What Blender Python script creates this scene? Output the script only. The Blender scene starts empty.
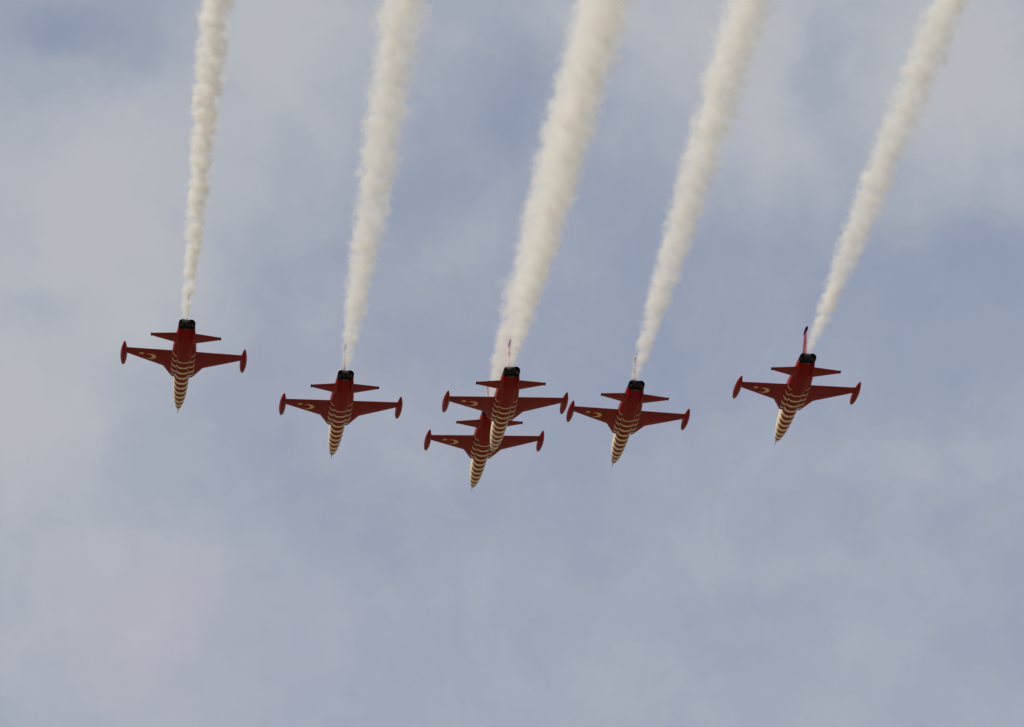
import bpy, bmesh, math
from mathutils import Vector, Quaternion, Matrix
S = bpy.context.scene
COL = S.collection
R = math.radians

# ------------------------------------------------------------------ camera
cam_d = bpy.data.cameras.new('camera')
cam = bpy.data.objects.new('camera', cam_d); COL.objects.link(cam)
cam.location = (0, 0, 1.7)
cam.rotation_euler = (R(111.9108), 0, 0)
cam_d.sensor_width = 36.0
cam_d.lens = 36.0 * 4938.88 / 1024
cam_d.clip_start = 1.0
cam_d.clip_end = 60000
S.camera = cam

# ------------------------------------------------------------------ render settings
S.view_settings.view_transform = 'Standard'
S.view_settings.look = 'None'
S.view_settings.exposure = 0.0
S.view_settings.gamma = 1.0
S.cycles.max_bounces = 16
S.cycles.volume_bounces = 12
S.cycles.volume_max_steps = 1024
S.cycles.use_denoising = True

# ------------------------------------------------------------------ little node-expression helper
class N:
    """wraps a socket so that shader maths can be written as arithmetic"""
    def __init__(s, tree, sock): s.t, s.k = tree, sock
    def _op(s, op, a, b=None, c=None, clamp=False):
        n = s.t.nodes.new('ShaderNodeMath'); n.operation = op; n.use_clamp = clamp
        for i, v in enumerate((a, b, c)):
            if v is None: continue
            if isinstance(v, N): s.t.links.new(v.k, n.inputs[i])
            else: n.inputs[i].default_value = v
        return N(s.t, n.outputs[0])
    def __add__(s, o): return s._op('ADD', s, o)
    __radd__ = __add__
    def __sub__(s, o): return s._op('SUBTRACT', s, o)
    def __rsub__(s, o): return s._op('SUBTRACT', o, s)
    def __mul__(s, o): return s._op('MULTIPLY', s, o)
    __rmul__ = __mul__
    def __truediv__(s, o): return s._op('DIVIDE', s, o)
    def __rtruediv__(s, o): return s._op('DIVIDE', o, s)
    def abs(s): return s._op('ABSOLUTE', s)
    def fract(s): return s._op('FRACT', s)
    def sqrt(s): return s._op('SQRT', s)
    def exp(s): return s._op('EXPONENT', s)
    def max(s, o): return s._op('MAXIMUM', s, o)
    def min(s, o): return s._op('MINIMUM', s, o)
    def sat(s): return s._op('ADD', s, 0.0, clamp=True)
    def step(s, lo, w):                       # 0 below lo, 1 above lo+w
        return ((s - lo) * (1.0 / w)).sat()

def new_mat(name):
    m = bpy.data.materials.new(name); m.use_nodes = True
    t = m.node_tree; return m, t, t.nodes['Principled BSDF']

def mixc(t, fac, a, b):
    n = t.nodes.new('ShaderNodeMix'); n.data_type = 'RGBA'
    for sock, v in ((n.inputs[0], fac), (n.inputs[6], a), (n.inputs[7], b)):
        if isinstance(v, N): t.links.new(v.k, sock)
        elif isinstance(v, (tuple, list)): sock.default_value = (*v, 1) if len(v) == 3 else v
        elif isinstance(v, (float, int)): sock.default_value = v
        else: t.links.new(v, sock)
    return N(t, n.outputs[2])

def noise(t, vec, scale, detail=3.0, rough=0.5, dims='3D', col=False):
    n = t.nodes.new('ShaderNodeTexNoise'); n.noise_dimensions = dims
    n.inputs['Scale'].default_value = scale
    n.inputs['Detail'].default_value = detail
    n.inputs['Roughness'].default_value = rough
    t.links.new(vec, n.inputs['Vector'])
    return N(t, n.outputs['Color' if col else 'Fac'])

# ------------------------------------------------------------------ sun and sky
to_sun = Vector((-0.60, -0.52, 0.62)).normalized()
sun_el = math.asin(to_sun.z); sun_az = math.atan2(to_sun.x, to_sun.y)
sd = bpy.data.lights.new('sun', 'SUN'); sd.energy = 3.1; sd.angle = R(0.53); sd.color = (1.0, 0.94, 0.85)
sun = bpy.data.objects.new('sun', sd); COL.objects.link(sun)
sun.location = (-60, -30, 200)
sun.rotation_euler = (-to_sun).to_track_quat('-Z', 'Y').to_euler()

W = bpy.data.worlds.new('World'); S.world = W; W.use_nodes = True
t = W.node_tree
bg = t.nodes['Background']; bg.inputs[1].default_value = 0.1
sky = t.nodes.new('ShaderNodeTexSky'); sky.sky_type = 'NISHITA'; sky.sun_disc = False
sky.sun_elevation = sun_el; sky.sun_rotation = sun_az
sky.air_density = 1.0; sky.dust_density = 1.5; sky.ozone_density = 1.2
tc = t.nodes.new('ShaderNodeTexCoord')
gen = tc.outputs['Generated']
sep = t.nodes.new('ShaderNodeSeparateXYZ'); t.links.new(gen, sep.inputs[0])
wob = noise(t, gen, 30.0, 4.0, 0.6, col=True)            # warps the cloud patches so their edges straggle
vm = t.nodes.new('ShaderNodeVectorMath'); vm.operation = 'SUBTRACT'
t.links.new(wob.k, vm.inputs[0]); vm.inputs[1].default_value = (0.5, 0.5, 0.5)
vs = t.nodes.new('ShaderNodeVectorMath'); vs.operation = 'SCALE'; vs.inputs['Scale'].default_value = 0.032
t.links.new(vm.outputs[0], vs.inputs[0])
va = t.nodes.new('ShaderNodeVectorMath'); va.operation = 'ADD'
t.links.new(gen, va.inputs[0]); t.links.new(vs.outputs[0], va.inputs[1])
sw = t.nodes.new('ShaderNodeSeparateXYZ'); t.links.new(va.outputs[0], sw.inputs[0])
wx, wz = N(t, sw.outputs[0]), N(t, sw.outputs[2])
def patch(az, el, ra, re, amt):
    """a thin bank of cloud (or a gap) at a compass bearing and elevation, in degrees"""
    cx = math.sin(R(az)) * math.cos(R(el)); cz = math.sin(R(el))
    dx = (wx - cx) * (1.0 / R(ra)); dz = (wz - cz) * (1.0 / (R(re) * math.cos(R(el))))
    return (0.0 - (dx * dx + dz * dz)).exp() * amt
big = noise(t, gen, 9.0, 5.0, 0.55)
mid = noise(t, va.outputs[0], 34.0, 4.0, 0.55)
fine = noise(t, va.outputs[0], 110.0, 3.0, 0.6)
cloud = (big - 0.5) * 0.3 + (mid - 0.5) * 0.58 + (fine - 0.5) * 0.18 + 0.36
# bearings: frame spans about -6..6 deg in azimuth (scaled by 1/cos el) and 17.7..26.1 deg in elevation
PATCHES = [(-5.0, 23.6, 2.6, 1.5, 0.50), (-2.9, 25.7, 1.3, 0.9, 0.50), (-5.7, 25.65, 0.6, 0.32, -0.36),
           (-6.2, 21.0, 1.5, 1.5, 0.45), (-4.4, 22.3, 1.0, 0.35, 0.10), (-4.6, 18.6, 2.2, 1.2, 0.40),
           (-5.9, 22.4, 0.7, 0.35, -0.18), (-1.3, 24.2, 0.9, 1.3, -0.16), (-3.0, 23.0, 0.7, 0.9, -0.22),
           (2.0, 25.9, 1.5, 0.7, 0.42), (3.2, 24.6, 0.7, 1.2, 0.32), (4.1, 25.4, 0.3, 0.6, -0.30),
           (5.5, 25.3, 1.5, 1.3, 0.55), (5.9, 22.9, 1.6, 0.6, -0.28), (2.9, 23.2, 0.9, 0.5, -0.14),
           (2.2, 22.0, 3.0, 0.9, -0.10), (0.0, 24.8, 0.5, 0.8, -0.15), (5.0, 20.7, 1.9, 0.35, 0.16),
           (2.8, 19.6, 0.9, 0.4, 0.16), (4.2, 19.5, 0.6, 0.3, 0.10), (0.4, 18.0, 2.4, 0.5, 0.10), (-0.3, 23.2, 0.8, 0.3, 0.12)]
for p in PATCHES: cloud = cloud + patch(*p)
cf = cloud.sat()
skyc = N(t, sky.outputs[0])
veil = mixc(t, 0.72, skyc, (3.30, 3.62, 4.62))             # thin high veil over the blue
out = mixc(t, cf * cf * (3.0 - cf * 2.0), veil, mixc(t, patch(-3.4, 18.6, 2.2, 0.9, 0.55).sat(), (4.70, 4.93, 5.28), (4.50, 4.45, 5.25)))
t.links.new(out.k, bg.inputs[0])

# ------------------------------------------------------------------ ground (out of frame below, lights the undersides)
gm, t, b = new_mat('dry_airfield_grass')
tc = t.nodes.new('ShaderNodeTexCoord')
n1 = noise(t, tc.outputs['Object'], 0.02, 6.0, 0.6); n2 = noise(t, tc.outputs['Object'], 1.5, 6.0, 0.7)
gc = mixc(t, n1, (0.22, 0.185, 0.115), (0.28, 0.24, 0.155)); gc = mixc(t, (n2 * 0.6), gc, (0.15, 0.14, 0.085))
t.links.new(gc.k, b.inputs['Base Color']); b.inputs['Roughness'].default_value = 0.95
bm = bmesh.new(); bmesh.ops.create_circle(bm, cap_ends=True, segments=96, radius=25000)
me = bpy.data.meshes.new('ground'); bm.to_mesh(me); bm.free(); me.materials.append(gm)
ground = bpy.data.objects.new('ground', me); COL.objects.link(ground); ground['kind'] = 'structure'

# ------------------------------------------------------------------ jet materials
RED = (0.27, 0.003, 0.0035)
CREAM = (0.88, 0.75, 0.47)

def paint(name, base, rough=0.32, coat=0.3, lines=False):
    m, t, b = new_mat(name)
    tc = t.nodes.new('ShaderNodeTexCoord')
    n = noise(t, tc.outputs['Object'], 1.7, 5.0, 0.6)
    c = mixc(t, n * 0.5, base, tuple(v * 0.72 for v in base))
    if lines:
        sp = t.nodes.new('ShaderNodeSeparateXYZ'); t.links.new(tc.outputs['Object'], sp.inputs[0])
        ax, y = N(t, sp.outputs[0]).abs(), N(t, sp.outputs[1])
        def bar(v, w): return 1.0 - v.abs().step(w, 0.004)
        on = ax.step(0.9, 0.01)
        g = bar(y + 1.68, 0.016) * on                                   # flap and aileron hinge line
        aft = 1.0 - (y + 1.68).step(0.0, 0.01)
        g = g.max(bar(ax - 2.05, 0.014) * aft)                                        # gap between flap and aileron
        g = g.max(bar(ax - 1.55, 0.010) * on).max(bar(ax - 3.05, 0.010)).max(bar(y + 0.75, 0.010) * on)
        streak = noise(t, tc.outputs['Object'], 3.2, 4.0, 0.65)
        c = mixc(t, (g * 0.75).sat(), c, (0.03, 0.006, 0.006))
        c = mixc(t, (streak - 0.5).max(0.0) * 1.2, c, (0.10, 0.012, 0.012))
    t.links.new(c.k, b.inputs['Base Color'])
    rr = n * 0.25 + (rough - 0.1); t.links.new(rr.k, b.inputs['Roughness'])
    b.inputs['Coat Weight'].default_value = coat * 0.05; b.inputs['Specular IOR Level'].default_value = 0.06; b.inputs['Coat Roughness'].default_value = 0.12
    return m
M_RED = paint('red_gloss_paint', RED)
M_WING = paint('red_wing_paint', RED, lines=True)
M_CREAM = paint('cream_paint', (0.80, 0.56, 0.32), 0.4)
M_STAR = paint('star_paint', (0.85, 0.50, 0.26), 0.4)
M_DARK = paint('black_tip_paint', (0.02, 0.018, 0.018), 0.5, 0.0)

def striped(name, trunk=False):
    m, t, b = new_mat(name)
    tc = t.nodes.new('ShaderNodeTexCoord'); sp = t.nodes.new('ShaderNodeSeparateXYZ')
    t.links.new(tc.outputs['Object'], sp.inputs[0])
    x, y, z = (N(t, sp.outputs[i]) for i in range(3))
    s = 8.0 - y; ax = x.abs()
    if trunk: p = (s - ax * 1.15) * (1 / 0.84) + 0.95
    else: p = (s - (ax * ax) * 0.5) * (1 / 0.84) + 0.12
    tri = (p.fract() - 0.5).abs() * 2.0                   # 1 on the cream line
    n = noise(t, tc.outputs['Object'], 1.7, 5.0, 0.6)
    # forward fuselage: cream with red bands that taper to points up the flanks
    zl = -0.14 - s.step(0.6, 2.0) * 0.17
    reach = ((zl - z) * 5.5).sat()
    red_f = (reach * (0.50 + s.step(2.0, 3.0) * 0.14) - tri + 0.02).step(0.0, 0.14)
    red_f = red_f * s.step(0.75, 0.05)
    # aft of the intakes: red with cream lines that thin out towards the tail
    th = 0.54 + s.step(5.4, 4.4) * 0.30
    cre = (tri - th + 0.02).step(0.0, 0.12) * (1.0 - s.step(10.1 if trunk else 9.35, 0.05))
    cre = cre * (1.0 - z.step(0.0 if trunk else -0.12, 0.02))
    red_a = 1.0 - cre
    if not trunk:                                          # cream cheat line along the flank
        band = z.step(0.16, 0.01) * (1.0 - z.step(0.34, 0.01)) * (1.0 - s.step(12.4, 0.05))
        red_a = red_a * (1.0 - band)
        fwd = 1.0 - s.step(5.75, 0.02)
        spine = z.step(0.33, 0.02) * s.step(1.2, 0.05)
        red_f = red_f.max(spine)
        isred = red_f * fwd + red_a * (1.0 - fwd)
    else:
        isred = red_a
    cr = mixc(t, n * 0.5, CREAM, (0.74, 0.61, 0.38)); rd = mixc(t, n * 0.5, RED, tuple(v * 0.72 for v in RED))
    c = mixc(t, isred, cr, rd)
    def bar(v, w): return 1.0 - v.abs().step(w, 0.004)
    inb = s.step(7.3, 0.01) * (1.0 - s.step(9.2, 0.01))
    g = (bar(ax - 0.36, 0.012) * inb).max(bar(x, 0.008) * s.step(2.4, 0.01) * (1.0 - s.step(12.6, 0.01)))
    for q in (1.35, 2.4, 4.3, 7.3, 9.2, 10.6, 12.0, 12.6): g = g.max(bar(s - q, 0.010))
    c = mixc(t, (g * 0.6).sat(), c, (0.03, 0.010, 0.008))
    streak = noise(t, tc.outputs['Object'], 3.0, 4.0, 0.65)
    c = mixc(t, (streak - 0.5).max(0.0) * 1.3, c, (0.12, 0.05, 0.03))
    if not trunk:
        c = mixc(t, 1.0 - s.step(0.55, 0.04), c, (0.05, 0.03, 0.028))     # dark radome tip
    t.links.new(c.k, b.inputs['Base Color'])
    rr = n * 0.25 + 0.24; t.links.new(rr.k, b.inputs['Roughness'])
    b.inputs['Coat Weight'].default_value = 0.0; b.inputs['Specular IOR Level'].default_value = 0.06; b.inputs['Coat Roughness'].default_value = 0.12
    return m
M_BODY = striped('red_and_cream_striped_paint')
M_TRUNK = striped('red_and_cream_intake_paint', True)

def metal(name, base, rough, metallic=1.0):
    m, t, b = new_mat(name)
    tc = t.nodes.new('ShaderNodeTexCoord'); n = noise(t, tc.outputs['Object'], 6.0, 4.0, 0.6)
    c = mixc(t, n, base, tuple(v * 0.5 for v in base)); t.links.new(c.k, b.inputs['Base Color'])
    b.inputs['Metallic'].default_value = metallic; b.inputs['Specular IOR Level'].default_value = 0.06; b.inputs['Roughness'].default_value = rough
    return m
M_STEEL = metal('heat_stained_steel', (0.13, 0.12, 0.09), 0.5)
M_BURNT = metal('sooty_nozzle_metal', (0.010, 0.009, 0.008), 0.9, 0.0)
M_BLACK = metal('matt_black', (0.004, 0.004, 0.004), 1.0, 0.0)  # even near-black for the nozzle liners and intake ducts
mg, tg, bgl = new_mat('canopy_glass')
bgl.inputs['Base Color'].default_value = (0.03, 0.035, 0.04, 1); bgl.inputs['Roughness'].default_value = 0.04
ngl = tg.nodes.new('ShaderNodeTexCoord'); nn = noise(tg, ngl.outputs['Object'], 3.0) * 0.03 + 0.03
tg.links.new(nn.k, bgl.inputs['Roughness'])
M_GLASS = mg

# ------------------------------------------------------------------ mesh helpers
def finish(name, bm, mat, parent=None, smooth=True):
    bmesh.ops.recalc_face_normals(bm, faces=bm.faces)
    me = bpy.data.meshes.new(name); bm.to_mesh(me); bm.free()
    for m in (mat if isinstance(mat, (list, tuple)) else [mat]): me.materials.append(m)
    if smooth:
        for p in me.polygons: p.use_smooth = True
        me.set_sharp_from_angle(angle=R(38))
    o = bpy.data.objects.new(name, me); COL.objects.link(o); o.parent = parent
    return o

def loft(rings, cap0=True, cap1=True, bm=None):
    bm = bm or bmesh.new(); prev = None; first = None
    for r in rings:
        vs = [bm.verts.new(p) for p in r]
        if prev:
            n = len(vs)
            for i in range(n): bm.faces.new((prev[i], prev[(i + 1) % n], vs[(i + 1) % n], vs[i]))
        else: first = vs
        prev = vs
    if cap0: bm.faces.new(first)
    if cap1: bm.faces.new(prev)
    return bm

def sec(y, cx, w, zb, zt, e=2.3, n=40):
    zc = (zb + zt) / 2; h = (zt - zb) / 2; out = []
    for i in range(n):
        a = 2 * math.pi * i / n; c, s_ = math.cos(a), math.sin(a)
        out.append((cx + w * math.copysign(abs(c) ** (2 / e), c), y, zc + h * math.copysign(abs(s_) ** (2 / e), s_)))
    return out

def interp(tab, s):
    for a, b in zip(tab, tab[1:]):
        if s <= b[0]:
            f = (s - a[0]) / (b[0] - a[0]); f = max(0, min(1, f))
            return [p + (q - p) * f for p, q in zip(a[1:], b[1:])]
    return list(tab[-1][1:])

def catmull(tab, per=4):
    out = []
    for i in range(len(tab) - 1):
        p0 = tab[max(0, i - 1)]; p1 = tab[i]; p2 = tab[i + 1]; p3 = tab[min(len(tab) - 1, i + 2)]
        for k in range(per):
            u = k / per
            s = p1[0] + (p2[0] - p1[0]) * u
            row = [s]
            for j in range(1, len(p1)):
                m1 = (p2[j] - p0[j]) / max(1e-6, p2[0] - p0[0]) * (p2[0] - p1[0])
                m2 = (p3[j] - p1[j]) / max(1e-6, p3[0] - p1[0]) * (p2[0] - p1[0])
                h00 = 2*u**3 - 3*u*u + 1; h10 = u**3 - 2*u*u + u; h01 = -2*u**3 + 3*u*u; h11 = u**3 - u*u
                row.append(h00 * p1[j] + h10 * m1 + h01 * p2[j] + h11 * m2)
            out.append(row)
    out.append(list(tab[-1])); return out

#        s (m aft of nose), half width, z bottom, z top, squareness
BODY = [(0.0, .012, -.142, -.118, 2.0), (0.18, .065, -.205, -.06, 2.0), (0.5, .14, -.30, .015, 2.0), (1.0, .225, -.42, .12, 2.05),
        (1.6, .30, -.51, .24, 2.1), (2.4, .375, -.59, .36, 2.15), (3.3, .43, -.64, .46, 2.25), (4.4, .465, -.68, .54, 2.4),
        (5.5, .485, -.70, .60, 2.6), (6.6, .50, -.70, .64, 2.7), (8.0, .53, -.69, .66, 2.8), (9.5, .57, -.66, .64, 2.8),
        (10.8, .60, -.60, .58, 2.7), (12.0, .585, -.50, .52, 2.6), (13.0, .545, -.32, .42, 2.5), (13.42, .52, -.20, .35, 2.5)]
WZ = -0.29                                                   # wing plane
def wing_le(x): return 7.6 + (x - 1.24) * (9.24 - 7.6) / (3.62 - 1.24) if x > 1.24 else 6.0 + (x - 0.66) * 1.6 / 0.58
def wing_te(x): return 10.18 - (x - 0.5) * 0.035
def wing_z(x): return WZ + (x - 0.5) * 0.012
def wing_half(x, u):                                         # half thickness at chord fraction u
    c = min(wing_te(x) - wing_le(x), 2.6); th = 0.048 * c
    return th * (1.48 * math.sqrt(u) - 0.63 * u - 1.76 * u * u + 1.42 * u**3 - 0.51 * u**4) + 0.004

def make_jet():
    root = bpy.data.objects.new('jet_aircraft', None); COL.objects.link(root); root.empty_display_size = 2
    P = root
    # fuselage
    body = finish('fuselage', loft([sec(8 - r[0], 0, r[1], r[2], r[3], r[4]) for r in catmull(BODY, 5)]), M_BODY, P)
    # pitot probe
    pr = [(8.0, .022), (8.62, .014), (8.64, .004)]
    finish('pitot_probe', loft([[(r * math.cos(a * .785), y, -.13 + r * math.sin(a * .785)) for a in range(8)] for y, r in pr]), M_RED, body)
    # tail exhaust shroud
    finish('exhaust_shroud', loft([sec(8 - s, 0, w, zb, zt, e) for s, w, zb, zt, e in
        ((13.36, .527, -.222, .362, 2.5), (13.46, .52, -.192, .345, 2.6), (13.52, .505, -.18, .325, 2.8))]), M_STEEL, body)
    for sx in (-1, 1):
        cx = sx * .262; zc = .05
        ring = lambda y, r: [(cx + r * math.cos(a * math.pi / 14), y, zc + r * math.sin(a * math.pi / 14)) for a in range(28)]
        nz = finish('exhaust_nozzle', loft([ring(8 - 13.4, .25), ring(8 - 13.65, .262), ring(8 - 13.87, .255), ring(8 - 13.87, .235), ring(8 - 13.4, .20)]), M_BURNT, P)
        finish('nozzle_liner', loft([ring(8 - 13.84, .23), ring(8 - 13.45, .196)], False, True), M_BLACK, nz)
    finish('nozzle_fairing', loft([sec(8 - s, 0, w, zb, zt, 3.0, 20) for s, w, zb, zt in ((13.4, .30, -.185, .31), (13.7, .27, -.185, .30), (13.85, .25, -.17, .29))]), M_BURNT, body)
    # intake trunks
    TR = [(6.10, .50, .185, -.34, .16, 3.0), (6.5, .50, .215, -.41, .18, 3.0), (7.0, .50, .245, -.50, .19, 3.0), (8.2, .50, .27, -.53, .19, 2.8),
          (9.6, .49, .27, -.52, .18, 2.7), (10.8, .46, .255, -.46, .16, 2.6), (12.0, .42, .22, -.37, .16, 2.5), (13.0, .36, .19, -.24, .20, 2.4)]
    for sx in (-1, 1):
        tr = finish('intake_trunk', loft([sec(8 - r[0], sx * r[1], r[2], r[3], r[4], r[5]) for r in catmull(TR, 4)], False, True), M_TRUNK, P)
        finish('intake_lip', loft([sec(8 - 6.12, sx * .50, .198, -.353, .173, 3.0), sec(8 - 6.06, sx * .502, .193, -.348, .168, 3.0),
                                   sec(8 - 6.08, sx * .50, .170, -.325, .147, 3.0), sec(8 - 6.4, sx * .50, .165, -.32, .14, 3.0)], False, False), M_RED, tr)
        finish('intake_duct', loft([sec(8 - 6.3, sx * .50, .163, -.318, .138, 3.0), sec(8 - 6.9, sx * .50, .14, -.29, .11, 3.0)], False, True), M_BLACK, tr)
    # wings
    US = [0, .012, .04, .1, .2, .32, .46, .6, .74, .87, 1.0]
    for sx in (-1, 1):
        rings = []
        for x in (.46, .66, .74, .85, 1.0, 1.24, 1.4, 1.8, 2.3, 2.8, 3.3, 3.6, 3.68):
            le, te = wing_le(max(x, .66)), wing_te(x); zc = wing_z(x)
            up = [(sx * x, 8 - (le + (te - le) * u), zc + wing_half(max(x, .66), u)) for u in US]
            dn = [(sx * x, 8 - (le + (te - le) * u), zc - wing_half(max(x, .66), u)) for u in reversed(US)]
            rings.append(up + dn)
        wg = finish('wing', loft(rings), M_WING, P)
        # tip tank
        tf, tr_ = 7.23, 11.02; L = tr_ - tf; rg = []
        for k in range(25):
            u = k / 24; r = .215 * max(0.02, (math.sin(math.pi * min(1, u ** .88)) ** .52 if 0 < u < 1 else 0.02))
            if u > .6: r = min(r, .215 * max(.02, (1 - u) / .4) ** .62)
            rg.append([(sx * 3.727 + r * math.cos(a * math.pi / 10), 8 - (tf + L * u), wing_z(3.7) + .02 + r * math.sin(a * math.pi / 10)) for a in range(20)])
        finish('tip_tank', loft(rg), M_RED, P)
        # tailplane
        rings = []
        for x in (.42, .9, 1.4, 1.9, 2.10, 2.15):
            f = (x - .5) / 1.65; le = 11.78 + .98 * f; te = 13.40 - .26 * f
            if x == 2.15: le += .06; te -= .02
            zc = -.42 - .04 * f; c = te - le
            hh = lambda u: .022 * c * math.sqrt(u) * (1 - u) * 2.6 + .004
            rings.append([(sx * x, 8 - (le + c * u), zc + hh(u)) for u in US] + [(sx * x, 8 - (le + c * u), zc - hh(u)) for u in reversed(US)])
        tp = finish('tailplane', loft(rings), M_RED, P)
        finish('tailplane_tip', loft([[(sx * xx, 8 - (12.70 + .47 * u), -.46 + sgn * (.03 * math.sin(math.pi * u) + .008)) for u, sgn in
                [(0, 1), (.25, 1), (.5, 1), (.75, 1), (1, 1), (1, -1), (.75, -1), (.5, -1), (.25, -1), (0, -1)]] for xx in (2.09, 2.17)]), M_DARK, tp)
        if sx < 0:                                            # crescent and star under the left wing
            cx, cs, ro, ri, off = 2.10, 9.02, .39, .31, .17
            outer, inner = [], []
            # intersection half-angles of the two circles
            d = off; ca = (d * d + ro * ro - ri * ri) / (2 * d * ro); a0 = math.acos(ca)
            cb = (d * d + ri * ri - ro * ro) / (2 * d * ri); b0 = math.acos(cb)
            n = 28
            def low(x_, s_):
                u = (s_ - wing_le(x_)) / (wing_te(x_) - wing_le(x_)); u = min(1, max(0, u))
                return (-x_, 8 - s_, wing_z(x_) - wing_half(x_, u) - .006)
            for k in range(n + 1):
                a = a0 + (2 * math.pi - 2 * a0) * k / n; outer.append(low(cx + ro * math.cos(a), cs + ro * math.sin(a)))
                bb = b0 + (2 * math.pi - 2 * b0) * k / n; inner.append(low(cx + off + ri * math.cos(bb), cs + ri * math.sin(bb)))
            bm = bmesh.new(); vo = [bm.verts.new(p) for p in outer]; vi = [bm.verts.new(p) for p in inner]
            for k in range(n): bm.faces.new((vo[k], vo[k + 1], vi[k + 1], vi[k]))
            finish('crescent_emblem', bm, M_CREAM, wg, False)
            bm = bmesh.new(); sc_ = cx + .52; c0 = bm.verts.new(low(sc_, cs + .38)); st = []
            for k in range(10):
                a = math.pi + math.pi * k / 5; rr = .22 if k % 2 == 0 else .10
                st.append(bm.verts.new(low(sc_ + rr * math.cos(a), cs + .38 + rr * math.sin(a))))
            for k in range(10): bm.faces.new((c0, st[k], st[(k + 1) % 10]))
            finish('star_emblem', bm, M_STAR, wg, False)
    # fin
    rings = []
    for z, le, te in ((.35, 10.3, 13.25), (.6, 10.75, 13.27), (.9, 11.2, 13.28), (1.4, 11.62, 13.28), (1.9, 12.03, 13.27), (2.18, 12.28, 13.26)):
        c = te - le; hh = lambda u: .013 * min(c, 2) * math.sqrt(u) * (1 - u) * 2.2 + .005
        rings.append([(hh(u), 8 - (le + c * u), z) for u in US] + [(-hh(u), 8 - (le + c * u), z) for u in reversed(US)])
    fin = finish('tail_fin', loft(rings), M_RED, P)
    finish('fin_cap', loft([[(r * math.cos(a * math.pi / 8), y, 2.21 + 1.15 * r * math.sin(a * math.pi / 8)) for a in range(16)]
           for y, r in ((-4.15, .01), (-4.3, .05), (-4.7, .085), (-5.25, .09), (-5.47, .07), (-5.52, .01))]), M_DARK, fin)
    finish('dorsal_spine', loft([sec(8 - s, 0, w, .3, zt, 2.2, 20) for s, w, zt in
           ((5.2, .20, .86), (6.2, .17, .82), (8.0, .13, .77), (10.0, .09, .70), (12.4, .06, .60), (13.1, .03, .50))]), M_RED, body)
    # canopy
    cn = finish('canopy', loft([sec(8 - s, 0, w, .2, zt, 2.0, 24) for s, w, zt in
           ((2.55, .08, .39), (3.0, .23, .62), (3.5, .30, .82), (4.1, .33, .93), (4.7, .31, .94), (5.3, .235, .87))]), M_GLASS, P)
    finish('canopy_frame', loft([sec(8 - s, 0, w, .2, zt, 2.0, 24) for s, w, zt in ((3.30, .283, .755), (3.36, .294, .785), (3.42, .300, .808))]), M_RED, cn)
    return root

# ------------------------------------------------------------------ the formation
JETS = [
 ((-20.578, 286.729, 117.254), (0.99853, -0.00587, 0.01793, 0.05086),
  'red jet at the far left of the formation, with cream striped nose'),
 ((-11.068, 295.512, 117.418), (0.99876, -0.00335, -0.00271, 0.04963),
  'red striped-nose jet second from the left, its fin lost in its smoke'),
 ((-0.530, 289.668, 115.383), (0.99891, 0.00305, -0.01019, 0.04538),
  'upper, nearer red jet of the overlapping centre pair, its nose covering the other'),
 ((-1.941, 304.808, 118.617), (0.99881, -0.00165, -0.01304, 0.04694),
  'lowest red jet, its tail hidden behind the other of the centre pair'),
 ((7.396, 297.544, 117.568), (0.99877, -0.00152, 0.0198, 0.04548),
  'red jet just right of the overlapping pair, second from the right'),
 ((17.733, 288.647, 115.779), (0.99882, -0.00471, 0.00872, 0.04744),
  'far right red jet, its tail fin standing clear left of its smoke'),
]
def copy_tree(o, parent=None):
    c = o.copy(); COL.objects.link(c); c.parent = parent
    for ch in list(o.children): copy_tree(ch, c)
    return c
proto = make_jet()
jets = []
for i, (loc, q, lab) in enumerate(JETS):
    j = proto if i == 0 else copy_tree(proto)
    jets.append(j)
for j, (loc, q, lab) in zip(jets, JETS):
    j.rotation_mode = 'QUATERNION'; j.rotation_quaternion = Quaternion(q); j.location = loc
    j['label'] = lab; j['category'] = 'jet'; j['group'] = 'red display jets flying in formation'

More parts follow.
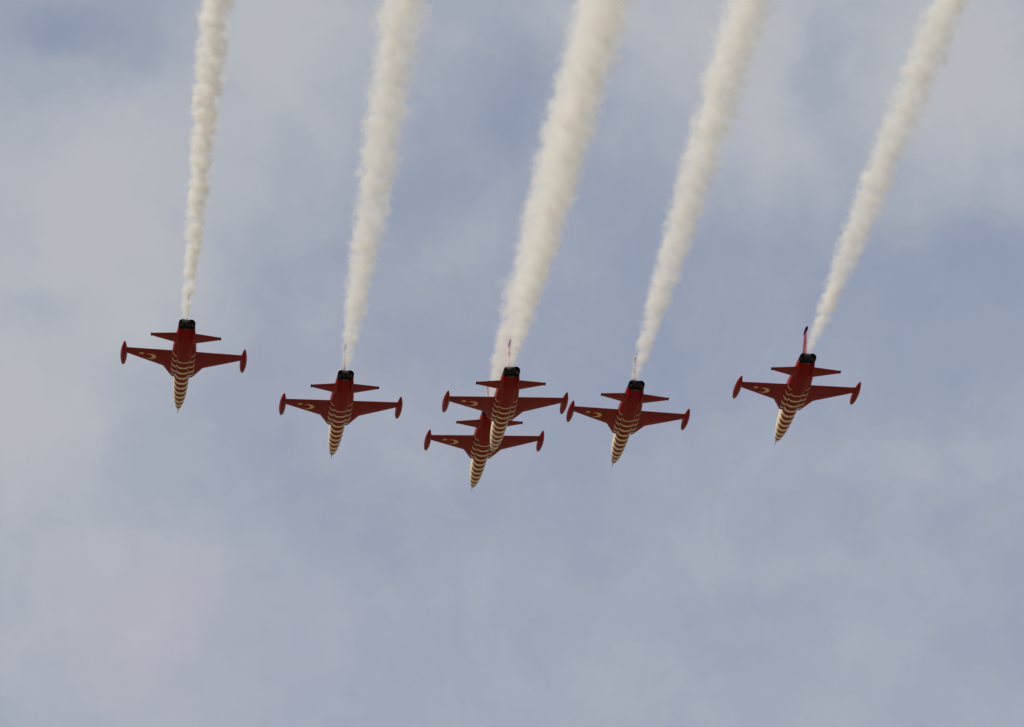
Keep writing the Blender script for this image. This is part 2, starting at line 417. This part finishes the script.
# ------------------------------------------------------------------ smoke trails (real volumes, trailing back over the viewer)
FWD = Vector((-0.09758931, 0.99522677, 0.0))
def smoke(i, r0, A, Lg, lin, dens, yaw, label, seed, start=0.0, off=(0, 0, 0)):
    loc, q, _ = JETS[i]
    nozzle = Vector(loc) + Quaternion(q) @ (Vector((0.0, 8 - 13.9, .16)) + Vector(off))
    LEN = 95.0
    m, t, b = new_mat('white_display_smoke'); t.nodes.remove(b)
    outn = t.nodes['Material Output']
    pv = t.nodes.new('ShaderNodeVolumePrincipled'); t.links.new(pv.outputs[0], outn.inputs['Volume'])
    pv.inputs['Color'].default_value = (0.995, 0.976, 0.938, 1)
    pv.inputs['Anisotropy'].default_value = 0.0
    tc = t.nodes.new('ShaderNodeTexCoord'); obj = tc.outputs['Object']
    sp = t.nodes.new('ShaderNodeSeparateXYZ'); t.links.new(obj, sp.inputs[0])
    x, y, z = (N(t, sp.outputs[k]) for k in range(3))
    d = 0.0 - y
    rad = 1.0 - (d * (-1.0 / Lg)).exp()
    rad = rad * A + d * lin + r0
    sh = t.nodes.new('ShaderNodeVectorMath'); sh.operation = 'ADD'; t.links.new(obj, sh.inputs[0]); sh.inputs[1].default_value = (seed * 7.3, seed * 13.1, seed * 3.7)
    P = sh.outputs[0]
    n0 = noise(t, P, 0.38, 1.0, 0.5, col=True)             # slow meander of the whole trail
    n1 = noise(t, P, 1.45, 5.0, 0.60)                      # billows
    n2 = noise(t, P, 4.2, 2.0, 0.6)                        # small curls at the rim
    sc = t.nodes.new('ShaderNodeSeparateColor'); t.links.new(n0.k, sc.inputs[0])
    amp = rad * 0.6
    xx = x + (N(t, sc.outputs[0]) - 0.5) * amp; zz = z + (N(t, sc.outputs[2]) - 0.5) * amp
    n3 = noise(t, P, 0.55, 2.0, 0.5)                       # uneven spreading and thin stretches
    rad = rad * (0.72 + n3 * 0.5)
    r = (xx * xx + zz * zz).sqrt() / rad
    v = 1.0 - r + (n1 - 0.5) * 1.75 + (n2 - 0.5) * 0.45
    body = (v * 1.05 + 0.04).sat()
    dd = body * body * (3.0 - body * 2.0)
    grow = d.step(0.1, 0.7) * (0.34 + d.step(0.0, 8.0) * 0.66)
    thin = (r0 + 0.5) / (rad + 0.25)
    den = dd * grow * thin * dens * ((n1 - 0.36).max(0.02) * 5.2)
    if start > 0: den = den * d.step(0.0, start)
    t.links.new(den.k, pv.inputs['Density'])
    m.cycles.volume_step_rate = 0.035
    rings = []
    n = 36
    for k in range(n + 1):
        dist = LEN * (k / n) ** 1.3
        rr = (r0 + A * (1 - math.exp(-dist / Lg)) + lin * dist) * 1.55 + .04
        rings.append([(rr * math.cos(a * math.pi / 8), -dist, rr * math.sin(a * math.pi / 8)) for a in range(16)])
    o = finish('smoke_trail', loft(rings), m, None, False)
    o.location = nozzle
    f = Quaternion((0, 0, 1), R(yaw)) @ FWD
    o.rotation_euler = (0, 0, math.atan2(-f.x, f.y))
    o['label'] = label; o['category'] = 'smoke trail'; o['group'] = 'white smoke trails behind the jets'
    return o
#      jet r0   A     Lg  lin    dens yaw
smoke(0, .33, .10, 8, .0130, 3.6, 0.0, 'narrowest white smoke trail, streaming from the far left jet', 1, off=(-.10, 0, 0))
smoke(1, .24, .95, 15, .0050, 2.3, -0.5, 'white smoke trail streaming up from the second jet from the left', 2, off=(-.05, 0, 0))
smoke(2, .27, .98, 14, .0060, 2.4, 0.0, 'right strand of the broad double trail, from the upper jet of the centre pair', 3, off=(-.16, 0, 0))
smoke(3, .26, 1.0, 10, .0060, 2.4, 0.3, 'left strand of the broad double trail, from the lower jet of the centre pair', 4)
smoke(4, .26, .88, 15, .0050, 2.3, -0.5, 'white smoke trail streaming from the second jet from the right', 5, off=(-.22, 0, 0))
smoke(5, .24, .80, 14, .0050, 2.3, -0.2, 'slanting white smoke trail at the far right, from the far right jet', 6, off=(-.08, 0, 0))
